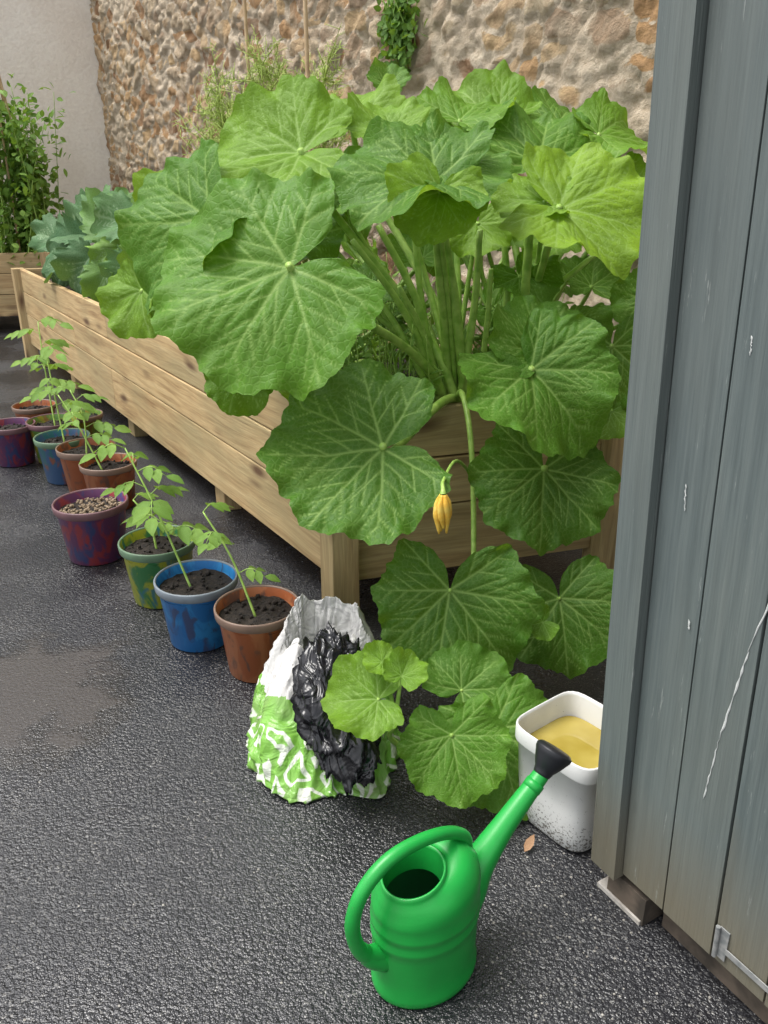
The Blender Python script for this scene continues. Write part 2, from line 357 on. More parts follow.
# ================================================================ LEAVES
def leaf(b,Pj,N,T,R,seed=0,cup=.15,fold=.1,wave=.07,droop=.12,tint=.3,asp=1.,nth=200,nr=34,mat=0,shape='squash'):
    rg=np.random.default_rng(seed); N=np.array(N,float);N/=np.linalg.norm(N); T=np.array(T,float); T-=N*np.dot(T,N); T/=np.linalg.norm(T); X=np.cross(T,N)
    gap=rg.uniform(.10,.26) if shape=='squash' else .03
    th=np.linspace(-math.pi+gap,math.pi-gap,nth); ph=rg.uniform(0,6.28,12)
    PA=[0,.74,1.46,2.28]; skew=rg.normal(0,.035)
    def outl(t):
        if shape=='squash':
            at=np.abs(t)
            r=.78+.17*np.cos(t)+skew*np.sin(t)+.02*np.sin(2*t+ph[5])+.015*np.sin(3*t+ph[0])
            for a_,h_ in zip(PA,(.09,.065,.09,.06)): r=r+h_*np.exp(-((at-a_)/.2)**2)
            s=np.clip((math.pi-gap*.8-at)/.62,0,1); r=r*(.10+.90*s**.6)
            saw=np.abs(((t*6.2+ph[1])%1)-.5)*2
            r=r+(.016*saw**1.5+.009*np.sin(t*33+ph[2])+.012*np.sin(t*17+ph[9])+.005*np.sin(t*71))*np.clip(s*3,0,1)
        else:
            at=np.abs(t); r=np.where(at<1.57,.50+.5*np.cos(t)**2,.50*(1-.55*(at-1.57)))*(1+.09*np.sin(t*13+ph[1])+.05*np.sin(t*31))
        return r
    ro=outl(th); rho=np.linspace(0,1,nr)**.85
    d=rho[:,None]*ro[None,:]; x=d*np.sin(th)*asp; y=d*np.cos(th)
    segs=[]
    prim=[0,.74,-.74,1.46,-1.46,2.28,-2.28] if shape=='squash' else [0]
    for a0 in prim:
        a1=a0+rg.normal(0,.04); L=float(outl(np.array([a1]))[0])*.96
        mid=np.array([math.sin(a1)*L*.5,math.cos(a1)*L*.5])*1.0; bend=rg.normal(0,.03)
        e=np.array([math.sin(a1+bend)*L,math.cos(a1+bend)*L]); segs.append((np.zeros(2),mid,.015,.010)); segs.append((mid,e,.010,.004))
        side=1
        for fct in (np.arange(.16,.92,.10) if abs(a0)<2.2 else np.arange(.3,.85,.16)):
            side=-side; base=(mid*fct*2 if fct<.5 else mid+(e-mid)*(fct-.5)*2)
            for sg in ((side,) if shape=='squash' else (1,-1)):
                a2=a1+sg*rg.uniform(.5,.8); l2=(.44*(1-fct)+.12)*L; e2=base+l2*np.array([math.sin(a2),math.cos(a2)]); segs.append((base,e2,.008,.0035))
                if l2>.25:
                    b3=base+(e2-base)*.5; a3=a2-sg*.6; segs.append((b3,b3+.5*l2*np.array([math.sin(a3),math.cos(a3)]),.005,.003))
    vein=np.zeros_like(x); wide=np.zeros_like(x); p=np.stack([x/asp,y],-1)
    for a_,c_,w0,w1 in segs:
        ab=c_-a_; t=np.clip(((p-a_)@ab)/(ab@ab+1e-9),0,1); dist=np.linalg.norm(p-a_-t[...,None]*ab,axis=-1); ww=w0+(w1-w0)*t
        vein=np.maximum(vein,np.exp(-(dist/ww)**2)*(1 if w0>.006 else .6)); wide=np.maximum(wide,np.exp(-(dist/(ww*3.2+.012))**2)*(.45+.55*(w0>.01)))
    dd=np.sqrt(x*x+y*y); side_=np.abs(x)
    zz=cup*dd**2*.8-droop*np.clip(y,0,9)**2*.9+fold*side_-.05*np.exp(-(dd/.15)**2)
    zz=zz+1.9*wave*dd**2.2*(np.sin(3*th+ph[3])+.6*np.sin(5*th+ph[4])+.4*np.sin(8*th+ph[6]))[None,:]
    zz=zz+.04*np.exp(-((1-rho[:,None])/.12)**2)*(np.sin(14*th+ph[10])+.6*np.sin(23*th+ph[11]))[None,:]*ro[None,:]
    zz=zz+.03*np.sin(x*6+ph[7])*np.sin(y*6+ph[8])*dd-.028*wide*np.clip(dd*4,0,1)
    V=np.array(Pj)+R*(x[...,None]*X+y[...,None]*T+zz[...,None]*N)
    tt=np.clip(tint+.12*(dd-.5),0,1); A=np.stack([vein,tt,dd],-1).reshape(-1,3)
    C=np.stack([x+seed*3.1,y+seed*1.7,zz],-1).reshape(-1,3)
    b.add(V.reshape(-1,3),grid_faces(nth,nr),mat,C,A)
def petiole(b,base,Pj,N,r=.008,mat=1,lift=.25):
    base=np.array(base,float);Pj=np.array(Pj,float);N=np.array(N,float);N/=np.linalg.norm(N)
    L=np.linalg.norm(Pj-base); c1=base+np.array([0,0,L*lift])+(Pj-base)*.15; c2=Pj-N*.22*L-np.array([0,0,.03*L])
    t=np.linspace(0,1,9)[:,None]; c=(1-t)**3*base+3*(1-t)**2*t*c1+3*(1-t)*t*t*c2+t**3*(Pj-N*.004)
    tube(b,c,[r*1.35,r*1.05,r*.8],mat,8,3)
def tipdir(N,a,d):
    """tip direction inside the blade plane: a = sideways share, d = downhill share"""
    N=np.array(N,float);N/=np.linalg.norm(N); Z=np.array([0,0,1.]); h=np.cross(Z,N); h/=np.linalg.norm(h); dn_=-(Z-N*N[2]); dn_/=np.linalg.norm(dn_)
    T=a*h+d/.85*dn_; return T/np.linalg.norm(T)
# name, junction xyz (m), blade radius (m), tip (sideways, downhill), normal, tint (D, F: backlit glow painted into it), fold, cup, wave, droop
SP=[
('A',(-.263,2.339,1.318),.405,(-.93,.40),(-.12,-.78,.62),.48,-.02,-.05,.04,.06),
('B',(-.277,2.953,1.624),.342,(-1,.10),(-.1,-.60,.78),.76,.12,.15,.08,.22),
('C',(.158,2.648,1.540),.305,(-1,-.12),(.05,-.52,.86),.32,.20,.05,.09,.25),
('C2',(.165,2.599,1.502),.175,(-.35,1),(0,-.80,.5),.84,.2,.1,.06,.2),
('C3',(.186,2.715,1.571),.211,(1,-.20),(.1,-.6,.8),.34,.1,.1,.06,.2),
('D',(-.117,3.318,1.720),.271,(-.1,-1),(0,-.50,.85),.80,.1,.2,.08,.3),
('E',(.571,3.264,1.592),.332,(.4,-.9),(.1,-.55,.82),.34,.1,.1,.07,.2),
('E2',(.817,3.414,1.691),.218,(1,.2),(.2,-.5,.8),.62,.1,.2,.07,.3),
('E3',(.453,3.539,1.732),.273,(-1,-.2),(0,-.5,.8),.64,.1,.2,.07,.3),
('F',(.562,2.796,1.454),.323,(1,.30),(.05,-.60,.78),.96,.10,.1,.06,.25),
('F2',(.522,2.845,1.467),.169,(-1,-.1),(-.1,-.5,.8),.8,.10,.1,.06,.2),
('G',(-.004,2.224,.835),.342,(-1,.16),(-.03,-.62,.78),.22,.02,-.02,.03,.0),
('H',(.501,2.408,.701),.262,(-.15,1),(.08,-.82,.55),.18,.05,.0,.04,.1),
('I',(.442,2.428,1.010),.285,(.65,.75),(.10,-.72,.65),.34,.32,.0,.06,.25),
('I2',(.476,2.499,1.050),.189,(-.1,-1),(.2,-.72,.55),.32,.2,.1,.06,.15),
('J',(.756,2.725,1.021),.222,(.15,1),(-.3,-.8,.5),.32,.1,.1,.06,.15),
('K',(.192,2.112,.430),.285,(-.12,1),(.02,-.86,.5),.22,.04,-.04,.04,.12),
('L',(.547,2.254,.327),.240,(.25,1),(-.1,-.8,.55),.24,.12,.0,.05,.15),
('L2',(.475,2.138,.309),.066,(-.6,.2),(0,-.7,.7),.6,.3,.3,.1,.0),
('M',(.171,1.689,.244),.166,(.12,1),(.0,-.76,.65),.48,.04,.0,.05,.12),
('N',(.290,1.775,.195),.222,(.30,1),(.10,-.66,.74),.42,.06,.05,.05,.12),
('N2',(.215,1.905,.23),.150,(.5,-.4),(.0,-.6,.78),.35,.1,.05,.06,.12),
('O',(-.015,1.724,.330),.140,(-1,.12),(-.1,-.55,.82),.70,.12,.1,.08,.1),
('O2',(.045,1.737,.387),.066,(.4,-.6),(.1,-.6,.8),.70,.25,.3,.10,.0),
('O3',(-.005,1.768,.408),.052,(-.8,-.4),(-.1,-.6,.8),.78,.25,.3,.10,.0),
('P',(-.546,2.656,1.430),.335,(-.55,.95),(-.55,-.62,.6),.34,.22,.0,.05,.1),
('Q',(-.667,2.941,1.464),.184,(-.8,.3),(-.2,-.7,.6),.90,.1,.2,.08,.2),
('R',(-.803,2.774,1.192),.165,(-.35,1),(-.4,-.75,.45),.74,.2,.1,.10,.3),
('S',(-.442,2.463,1.000),.137,(-.2,.8),(0,-.8,.4),.55,.1,.1,.1,.3),
('T',(-.225,2.600,.905),.130,(-.3,-.6),(0,-.7,.7),1.0,.1,.1,.1,.3),
('U1',(.287,3.434,1.740),.219,(.3,-.5),(0,-.45,.88),.6,.1,.2,.08,.2),
('U2',(.719,3.708,1.747),.204,(.3,-.6),(0,-.45,.88),.34,.1,.2,.08,.2),
('U3',(.893,3.230,1.507),.215,(.4,.7),(.1,-.6,.8),.76,.1,.2,.08,.2),
('U4',(.016,3.596,1.869),.094,(.1,-1),(.1,-.8,.6),.3,.2,.3,.08,.2),
('U5',(.774,3.141,1.163),.171,(.2,-.5),(.1,-.6,.8),.34,.1,.2,.08,.2),
('U6',(.481,3.000,1.214),.149,(.3,.5),(.1,-.7,.7),.4,.1,.2,.08,.2),
('U7',(.327,3.019,1.391),.150,(.0,1),(.0,-.75,.6),.82,.1,.2,.08,.2),
('U8',(-.131,2.954,1.495),.174,(-.3,-.6),(0,-.6,.8),.55,.1,.2,.08,.2),
('U9',(.027,3.086,1.684),.171,(-.2,-.6),(0,-.6,.8),.76,.1,.2,.08,.2),
('U10',(-.562,3.118,1.499),.205,(-.6,-.3),(0,-.6,.8),.34,.1,.2,.08,.2),
('U12',(.658,2.932,1.051),.150,(.3,.5),(0,-.6,.8),.4,.1,.2,.08,.2),
('U14',(-.726,2.928,1.172),.167,(-.4,.6),(0,-.7,.7),.38,.1,.2,.08,.2),
('U15',(.751,2.623,.827),.112,(-.3,.7),(0,-.7,.6),.65,.1,.2,.08,.2),
('U16',(.941,2.966,1.133),.159,(-.3,.7),(-.2,-.7,.6),.4,.1,.2,.08,.2),
('U17',(.40,3.12,1.08),.150,(.5,.4),(.1,-.6,.8),.5,.1,.2,.08,.2),
('U18',(-.05,3.15,1.15),.160,(-.5,.4),(-.1,-.6,.8),.45,.1,.2,.08,.2),
('U19',(.15,3.3,1.25),.170,(.1,-.8),(0,-.6,.8),.55,.1,.2,.08,.2),
('U20',(-.30,3.05,1.35),.170,(.6,.5),(0,-.6,.8),.38,.1,.2,.08,.2),
('U21',(.60,3.05,1.34),.150,(-.6,.5),(0,-.6,.8),.7,.1,.2,.08,.2),
]
C1=np.array([.26,2.98,.72]); C2=np.array([.55,3.2,.72]); C3=np.array([-.25,3.2,.72])
vine=catmull([C1,(.27,2.80,.84),(.29,2.62,.72),(.30,2.50,.42),(.27,2.20,.12),(.13,1.86,.05),(.02,1.78,.16),(.03,1.74,.24)],8)
b=Buf(); tube(b,vine,[.012,.010,.009,.008,.006],1,8,1)
for i,(nm,Pj,R,td,N,tint,fold,cup,wave,droop) in enumerate(SP):
    Pj=np.array(Pj); N=np.array(N,float); N/=np.linalg.norm(N); T=tipdir(N,*td); bigl=R>.2 or nm=='M'
    leaf(b,Pj,N,T,R,seed=i+1,cup=cup,fold=fold,wave=wave,droop=droop,tint=tint,nth=260 if bigl else 150,nr=44 if bigl else 26)
    if nm[0] in 'KLMNO':
        k=np.argmin(np.linalg.norm(vine-(Pj+np.array([0,.05,-.1])),axis=1)); petiole(b,vine[k],Pj,N,.005 if R<.16 else .007)
    else:
        base=C1 if nm[0] not in 'EFHIJU' else C2
        if nm[0] in 'PQRS' or nm in('U10','U14'): base=C3
        if nm in('U8','U9','U7','U1','U18','U19','U20'): base=C1
        petiole(b,base+rng.normal(0,.03,3)*[1,1,0],Pj,N,.0135 if R>.23 else .009)
# stout pale stalks standing in the middle of the clump
for x_,y_,z_,r in [(.169,2.802,1.468,.018),(.490,2.909,1.387,.017),(.410,3.095,1.443,.013),(-.020,2.909,1.387,.014),(-.105,2.837,1.344,.012),(.764,3.034,1.296,.012),(.097,3.035,1.429,.012),(.260,3.188,1.406,.012),(.680,3.152,1.321,.012),(-.173,3.034,1.296,.011),(.316,2.850,1.374,.013),(.36,2.86,1.25,.010),(.05,2.80,1.20,.010)]:
    e=np.array([x_,y_,z_]); bs=C1+np.array([rng.normal(0,.05)+(.12 if x_>.35 else -.03),rng.normal(0,.03),-.02]); m_=bs+(e-bs)*.5+np.array([rng.normal(0,.02),-.02,.06])
    tube(b,[bs,m_,e],[r*1.2,r,r*.8],1,10,8)
for i in range(16):
    p=np.array([rng.uniform(-.35,.85),0,0]); p[1]=rng.uniform(3.4,3.8); p[2]=rng.uniform(.85,1.5)
    N=np.array([rng.normal(0,.35),-.4+rng.normal(0,.3),.8]); leaf(b,p,N,rng.normal(0,1,3),rng.uniform(.11,.19),seed=100+i,tint=rng.uniform(.05,.6),nth=90,nr=16,droop=.25)
    petiole(b,[C1,C2,C3][i%3]+[0,.2,0],p,N,.010)
b.obj('squash_plant',[LEAF,STEM])
# flower
b=Buf(); fp=np.array([.158,2.04,.755])
for k in range(6):
    a=k*math.pi/3; pts=[fp+np.array([math.cos(a)*.005,math.sin(a)*.005,0]),fp+np.array([math.cos(a)*.014,math.sin(a)*.014,-.025]),fp+np.array([math.cos(a+.3)*.017,math.sin(a+.3)*.014,-.060]),fp+np.array([math.cos(a+.8)*.012,math.sin(a+.8)*.01,-.095-.016*(k%2)])]
    tube(b,pts,[.005,.009,.010,.003],0,7,5)
tube(b,[np.array([.30,2.52,.62]),fp+[.06,.28,.0],fp+[.005,.06,.02],fp+[0,.01,.012],fp],[.006,.005,.005,.006,.010],1,8,5)
b.obj('squash_flower',[FLOWER,STEM])
# ================================================================ small foliage helpers
def oval(b,p,d,n,L,Wd,mat=0,tint=.5,bend=.15):
    d=d/np.linalg.norm(d); n=n-d*np.dot(n,d); n/=np.linalg.norm(n)+1e-9; x=np.cross(d,n); V=[];A=[]
    for t,wf in((0,.05),(.25,.8),(.55,1.),(.8,.6),(1,.03)):
        for s in(-1,0,1):
            V.append(p+d*L*t+x*s*Wd*.5*wf-n*bend*L*t*t+n*.12*Wd*abs(s)*wf); A.append((.6 if s==0 else 0,tint,.5))
    C=[(v-p)/L+p*9 for v in V]
    b.add(V,grid_faces(3,5),mat,C,A)
def rv(s=1): return rng.normal(0,s,3)
b=Buf()
for i in range(220):
    s=rng.uniform(.1,1.9); q=K+dl*s*.9+fr*rng.uniform(.1,1.0); p0=q+np.array([0,0,.72]); h=rng.uniform(.15,.52)
    p1=p0+np.array([rng.normal(0,.04),rng.normal(0,.04),h*.6]); p2=p1+np.array([rng.normal(0,.05),rng.normal(0,.05),h*.4])
    tube(b,[p0,p1,p2],[.003,.0022,.0012],1,5,4)
    for k in range(9):
        t=rng.uniform(.15,1); p=p0+(p2-p0)*t; oval(b,p,rv()+[0,0,.6],np.array([0,-.3,1])+rv(.3),rng.uniform(.03,.08),rng.uniform(.008,.022),0,rng.uniform(.2,.9))
b.obj('wild_plants',[SMALL,STEM])
# kale
b=Buf()
for j,(Pj,td,N,R,ti) in enumerate([((-2.224,6.291,1.059),(-.9,.35),(-.3,-.8,.5),.40,.2),((-2.115,6.328,1.147),(-.8,-.3),(-.2,-.7,.7),.40,.35),((-2.044,5.950,1.019),(-.6,.8),(-.3,-.8,.4),.32,.3),((-1.858,5.898,1.155),(-.3,-1),(-.1,-.8,.6),.36,.7),((-1.837,5.604,.968),(.1,1),(-.1,-.8,.4),.26,.8),((-1.817,5.932,1.237),(.5,-.8),(.1,-.7,.6),.32,.6),((-2.374,6.452,.924),(-1,.7),(-.4,-.8,.3),.30,.1),((-1.623,5.428,1.065),(.4,.9),(.1,-.8,.4),.28,.85),((-2.529,6.725,1.062),(-.7,-.2),(-.2,-.7,.6),.32,.3),((-1.609,5.607,1.236),(-.7,-.2),(0,-.8,.6),.32,.5),((-1.427,5.313,1.310),(.6,-.4),(0,-.8,.6),.30,.85),((-1.282,5.055,1.211),(.3,.8),(0,-.7,.7),.28,.6),((-1.285,4.813,1.147),(-.5,.6),(-.2,-.8,.5),.26,.9),((-2.009,6.163,1.271),(-.2,-1),(0,-.8,.5),.24,.5),((-1.55,5.30,1.02),(-.8,.6),(-.2,-.8,.5),.26,.55),((-1.75,5.70,1.10),(-.9,.5),(-.2,-.8,.5),.24,.95)]):
    Pj=np.array(Pj); T=tipdir(N,*td)
    leaf(b,Pj,N,T,R,seed=700+j,cup=.1,fold=.3,wave=.12,droop=.45,tint=ti,asp=1.0,nth=150,nr=24,shape='kale')
    q=Pj.copy(); q[2]=.72; q=q+np.array([.1,.15,0]); petiole(b,q,Pj,N,.012,1)
b.obj('kale_plant',[KALE,STEM])
# fennel
b=Buf(); fb=K+dl*2.35+fr*.82
for i in range(34):
    p0=fb+np.array([rng.normal(0,.10),rng.normal(0,.18),.72]); h=rng.uniform(.7,1.35); d=rng.normal(0,.14,2)
    top=p0+np.array([d[0]*1.6,d[1]*1.6,h]); pts=catmull([p0,p0+(top-p0)*.5+[0,0,.05],top],8); tube(b,pts,[.006,.003],0,5,1)
    for k in range(5,len(pts)):
        for j in range(5):
            e=pts[k]+rv(.08)+[0,0,.06]; tube(b,[pts[k],e],[.0024,.0015],0,3,2)
            for q in range(12):
                m_=pts[k]+(e-pts[k])*rng.uniform(.3,1); tube(b,[m_,m_+rv(.028)+[0,0,.012]],[.0019,.0012],0,3,1)
b.obj('fennel_plant',[FENN])
for (x_,y_) in ((-.33,4.05),(-.72,4.95)):
    b=Buf(); tube(b,[[x_,y_,.6],[x_-.01,y_+.02,3.1]],[.011,.008],0,8,6); b.obj('bamboo_cane',[CANE])
# ivy tuft on wall
b=Buf()
for i in range(330):
    s=2.05+rng.normal(0,.09); zc=2.30+rng.normal(0,.11)
    p=Pw+dl*s-dn*rng.uniform(.05,.11)+np.array([0,0,zc]); oval(b,p,rv()+[0,0,-.8],-dn+rv(.4),.05,.035,0,rng.uniform(0,.5))
for i in range(12): 
    s=2.05+rng.normal(0,.06); p=Pw+dl*s-dn*.06; tube(b,[p+[0,0,2.1],p+[rng.normal(0,.05),0,2.25],p+[rng.normal(0,.1),0,2.5]],.003,1,4,3)
b.obj('ivy_plant',[SMALL,STEM])
# pea plant on tripod in far bed
b=Buf(); pc=np.array([-3.76,9.1,.74])
for a in range(5):
    an=a*1.256; q=pc+np.array([math.cos(an)*.24-.08,math.sin(an)*.24,0]); tube(b,[q,pc+np.array([math.cos(an+3.14)*.05-.08,math.sin(an+3.14)*.05,2.6])],[.012,.010],2,6,4)
tube(b,[pc+np.array([math.cos(k)*.06-.08,math.sin(k)*.06,2.15]) for k in np.linspace(0,6.28,12)],.014,3,6,2)
for i in range(34):
    x,y=rng.normal(0,.17,2); q=pc+np.array([x,y,0]); pts=catmull([q,q+[rng.normal(0,.06),rng.normal(0,.06),.6],q+[rng.normal(0,.12)-.04,rng.normal(0,.1),rng.uniform(.9,1.75)]],8); tube(b,pts,[.006,.003],1,5,1)
    for k in range(len(pts)):
        for j in range(5): oval(b,pts[k]+rv(.055),rv()+[0,0,.2],np.array([-.2,-.5,1])+rv(.5),rng.uniform(.06,.11),rng.uniform(.035,.06),0,rng.uniform(.3,1))
GREEN_TIE=mat_simple('green_tie',(.0,.12,.08),(.0,.18,.12),10,.5)
b.obj('pea_plant',[SMALL,STEM,CANE,GREEN_TIE])
# ================================================================ POTS
def mat_pot(name,c1,c2,c3):
    m=M(name); co=m.attr('lco').outputs['Vector']
    n=m.tex('ShaderNodeTexNoise',m.map(co,9,9,5),1,Detail=6,Roughness=.6,Distortion=1.2); n2=m.tex('ShaderNodeTexNoise',m.map(co,22,22,10),1,Detail=5,Distortion=.8)
    c=m.ramp(n.outputs[0],[(.36,c1),(.48,c1),(.56,c2),(.7,c2)]); c=m.mix(m.ramp(n2.outputs[0],[(.55,0.),(.64,.9)]),c,c3)
    m.col(c); m.rough(.42); m.bump(n2.outputs[0],.3,.003); return m.m
def rimmat(n,c): return mat_simple(n,tuple(x*.75 for x in c),c,16,.45)
RIMM=rimmat('pot_rim_brown',(.20,.13,.095)); RIMB=rimmat('pot_rim_blue',(.18,.21,.24)); RIMG=rimmat('pot_rim_green',(.12,.20,.12)); RIMP=rimmat('pot_rim_purple',(.16,.08,.09))
def pot(x,y,R,h,c,seed,rimm=None,dry=False):
    b=Buf(); prof=[(.0,.004,0),(.72,.0,0),(.75,.01,0),(.90,.84,0),(.925,.85,0),(.93,.86,0),(.97,.865,1),(.985,.88,1),(1.,.985,1),(.985,1.0,1),(.955,1.,1),(.94,.98,1),(.91,.86,0),(.88,.78,0)]
    seg=40
    V=[];C=[]
    for r,z,_ in prof:
        for k in range(seg):
            an=2*math.pi*k/seg; q=(x+R*r*math.cos(an),y+R*r*math.sin(an),h*z+.003); V.append(q); C.append((q[0]+seed*3.3,q[1],q[2]))
    f=grid_faces(seg,len(prof),True)
    b.add(V,f,0,C)
    for i in range(len(prof)-1):
        if prof[i+1][2] and prof[i][2]:
            for j in range(seg): b.m[i*seg+j]=1
    V=[];rs=8
    for i in range(rs+1):
        for k in range(seg):
            an=2*math.pi*k/seg; rr=R*.90*i/rs; xx=x+rr*math.cos(an); yy=y+rr*math.sin(an)
            V.append((xx,yy,h*.84+.014*noise.noise(Vector((xx*30,yy*30,seed)))))
    b.add(V,grid_faces(seg,rs+1,True),2)
    for i in range(260 if dry else 60):
        an=rng.uniform(0,6.28);rr=R*.84*math.sqrt(rng.uniform());s_=rng.uniform(.004,.012)
        box(b,(x+rr*math.cos(an),y+rr*math.sin(an),h*.84-.002),(s_,s_*.3,s_*.2),(-s_*.3,s_,0),(0,0,s_),3 if dry else 2)
    b.obj('plant_pot',[c,rimm or RIMM,SOIL,CHIP])
    return np.array([x,y,h*.85]),R
CHIP=mat_simple('bark_chips',(.12,.08,.05),(.34,.26,.17),60,.9)
POTR=mat_pot('pot_paint_orange',(.34,.095,.03),(.42,.15,.06),(.14,.07,.05))
POTB=mat_pot('pot_paint_blue',(.015,.15,.42),(.03,.24,.55),(.05,.07,.16))
POTG=mat_pot('pot_paint_green',(.04,.20,.06),(.38,.40,.03),(.03,.18,.22))
POTP=mat_pot('pot_paint_purple',(.12,.035,.11),(.30,.04,.05),(.03,.06,.18))
POTT=mat_pot('pot_paint_teal',(.03,.16,.19),(.05,.12,.26),(.30,.10,.05))
POTY=mat_pot('pot_paint_yellow',(.36,.32,.03),(.12,.25,.05),(.25,.12,.04))
pl=[(-.417,2.371,.141,.237,POTR,RIMM),(-.657,2.560,.145,.243,POTB,RIMB),(-.872,2.869,.146,.245,POTG,RIMG),(-1.252,3.248,.156,.255,POTP,RIMP),(-1.360,3.827,.138,.232,POTR,RIMM),(-1.532,4.024,.149,.250,POTR,RIMM),(-1.727,4.219,.145,.243,POTT,RIMG),(-1.900,4.538,.143,.240,POTY,RIMP),(-2.124,4.494,.136,.229,POTP,RIMP),(-2.168,4.947,.130,.219,POTR,RIMM),(-1.822,4.797,.121,.203,POTY,RIMM)]
pots=[pot(x,y,R,h,c,i,rm,i==3) for i,(x,y,R,h,c,rm) in enumerate(pl)]
def seedling(base,top,n,sz,name='tomato_seedling'):
    b=Buf(); base=np.array(base);top=np.array(top); mid=(base+top)/2+np.array([rng.normal(0,.02),0,.02]); pts=catmull([base-[0,0,.02],mid,top],8)
    tube(b,pts,[.0048,.003],1,6,1)
    for k in range(n):
        t=.40+.60*k/(n-1); i=int(t*(len(pts)-1)); p=pts[i]; an=k*2.4+rng.uniform(-.4,.4)
        d=np.array([math.cos(an),math.sin(an)*.8,.25]); L=sz*rng.uniform(.8,1.2)*(1.15-.5*t*.6); q=catmull([p,p+d*L*.5+[0,0,.01],p+d*L-[0,0,L*.3]],5); tube(b,q,[.002,.0012],1,5,1)
        for j,tt in enumerate((.45,.45,.75,.75,1.)):
            r_=q[int(tt*(len(q)-1))]; sd_=np.cross(d,[0,0,1])*(1 if j%2 else -1)
            dd=(sd_*.9+d*.5 if j<4 else d)-np.array([0,0,.35]); oval(b,r_,dd,np.array([0,-.3,1.])+rv(.15),L*.6,L*.34,0,rng.uniform(.6,1),.3)
    b.obj(name,[SMALL,STEM])
for i,tp,n,sz in [(0,(-.596,2.495,.517),4,.10),(1,(-.910,2.747,.655),8,.12),(2,(-.970,2.947,.380),4,.08),(4,(-1.614,3.973,.531),5,.12),(5,(-1.624,4.159,.510),5,.12),(6,(-1.827,4.418,.666),6,.14),(7,(-1.992,4.779,.754),6,.15)]:
    bp,R=pots[i]; seedling(bp+[rng.normal(0,.015),rng.normal(0,.015),0],tp,n,sz)
# ================================================================ WATERING CAN
def can():
    b=Buf(); cx=np.array([.085,1.237]); s=np.array([.81,.586]); s/=np.linalg.norm(s); n=np.array([-s[1],s[0]])
    def wp(a_,c_,z): q=cx+s*a_+n*c_; return np.array([q[0],q[1],z])
    seg=64; A_,B_=.122,.096
    prof=[(.0,.006),(.90,.004),(.955,.0),(.985,.008),(.985,.022),(.96,.030),(.955,.06),(.965,.12),(.965,.138),(.995,.145),(.995,.153),(.965,.160),(.965,.170),(.995,.177),(.995,.185),(.968,.192),(.98,.215),(.975,.232),(.94,.246)]
    V=[]
    for r,z in prof:
        for k in range(seg):
            an=2*math.pi*k/seg; ca,sa=math.cos(an),math.sin(an); q=wp(A_*r*ca,B_*r*sa,z); 
            if z>.2: q[2]+= .02*(z-.2)/.045*ca
            V.append(q)
    nr=len(prof)
    oc=-.034; 
    for f_,z in ((.25,.256),(.55,.264),(.85,.270),(1.0,.276),(1.0,.284),(1.06,.285),(1.08,.278),(1.09,.25),(1.09,.22)):
        ff=min(f_,1.); k_in=(1 if f_<=1 else 1-(f_-1)*1.)
        for k in range(seg):
            an=2*math.pi*k/seg; ca,sa=math.cos(an),math.sin(an)
            ax=(A_*.94*(1-ff)+.066*ff)*k_in*ca+oc*ff; ay=(B_*.94*(1-ff)+.062*ff)*k_in*sa
            bulge=.024*math.sin(ff*math.pi)*max(0,ca)
            V.append(wp(ax,ay,z+.02*ca*(1-ff*.3)+bulge))
    nt_=nr+9; b.add(V,grid_faces(seg,nt_,True),0)
    V=[]
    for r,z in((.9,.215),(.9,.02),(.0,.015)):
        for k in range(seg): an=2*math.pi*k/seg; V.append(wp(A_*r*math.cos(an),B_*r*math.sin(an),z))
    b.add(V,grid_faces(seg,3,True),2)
    tube(b,[wp(.070,0,.10),wp(.108,0,.15),wp(.145,0,.20),wp(.21,0,.262),wp(.30,0,.335),wp(.325,0,.355)],[.052,.046,.034,.025,.019,.017],0,24,6)
    tube(b,[wp(.285,0,.322),wp(.300,0,.334)],.0215,0,20,2)
    ax=np.array([s[0]*.62,s[1]*.62,.78]);ax/=np.linalg.norm(ax); r0=wp(.315,0,.347)
    tube(b,[r0,r0+ax*.012,r0+ax*.03,r0+ax*.05,r0+ax*.058,r0+ax*.064],[.019,.022,.032,.041,.042,.035],1,28,3)
    hp=[wp(.105,0,.262),wp(.095,0,.300),wp(.045,0,.335),wp(-.03,0,.352),wp(-.10,0,.345),wp(-.155,0,.305),wp(-.178,0,.245),wp(-.172,0,.185),wp(-.150,0,.14),wp(-.112,0,.115)]
    tube(b,hp,[.014,.0135,.0135,.014,.0145,.0145,.015,.015,.017,.022],0,16,6)
    tube(b,[wp(-.160,0,.165),wp(-.14,0,.125),wp(-.105,0,.10)],[.012,.02,.028],0,16,5)
    b.obj('watering_can',[CANG,BLK,CANSHADE])
can()
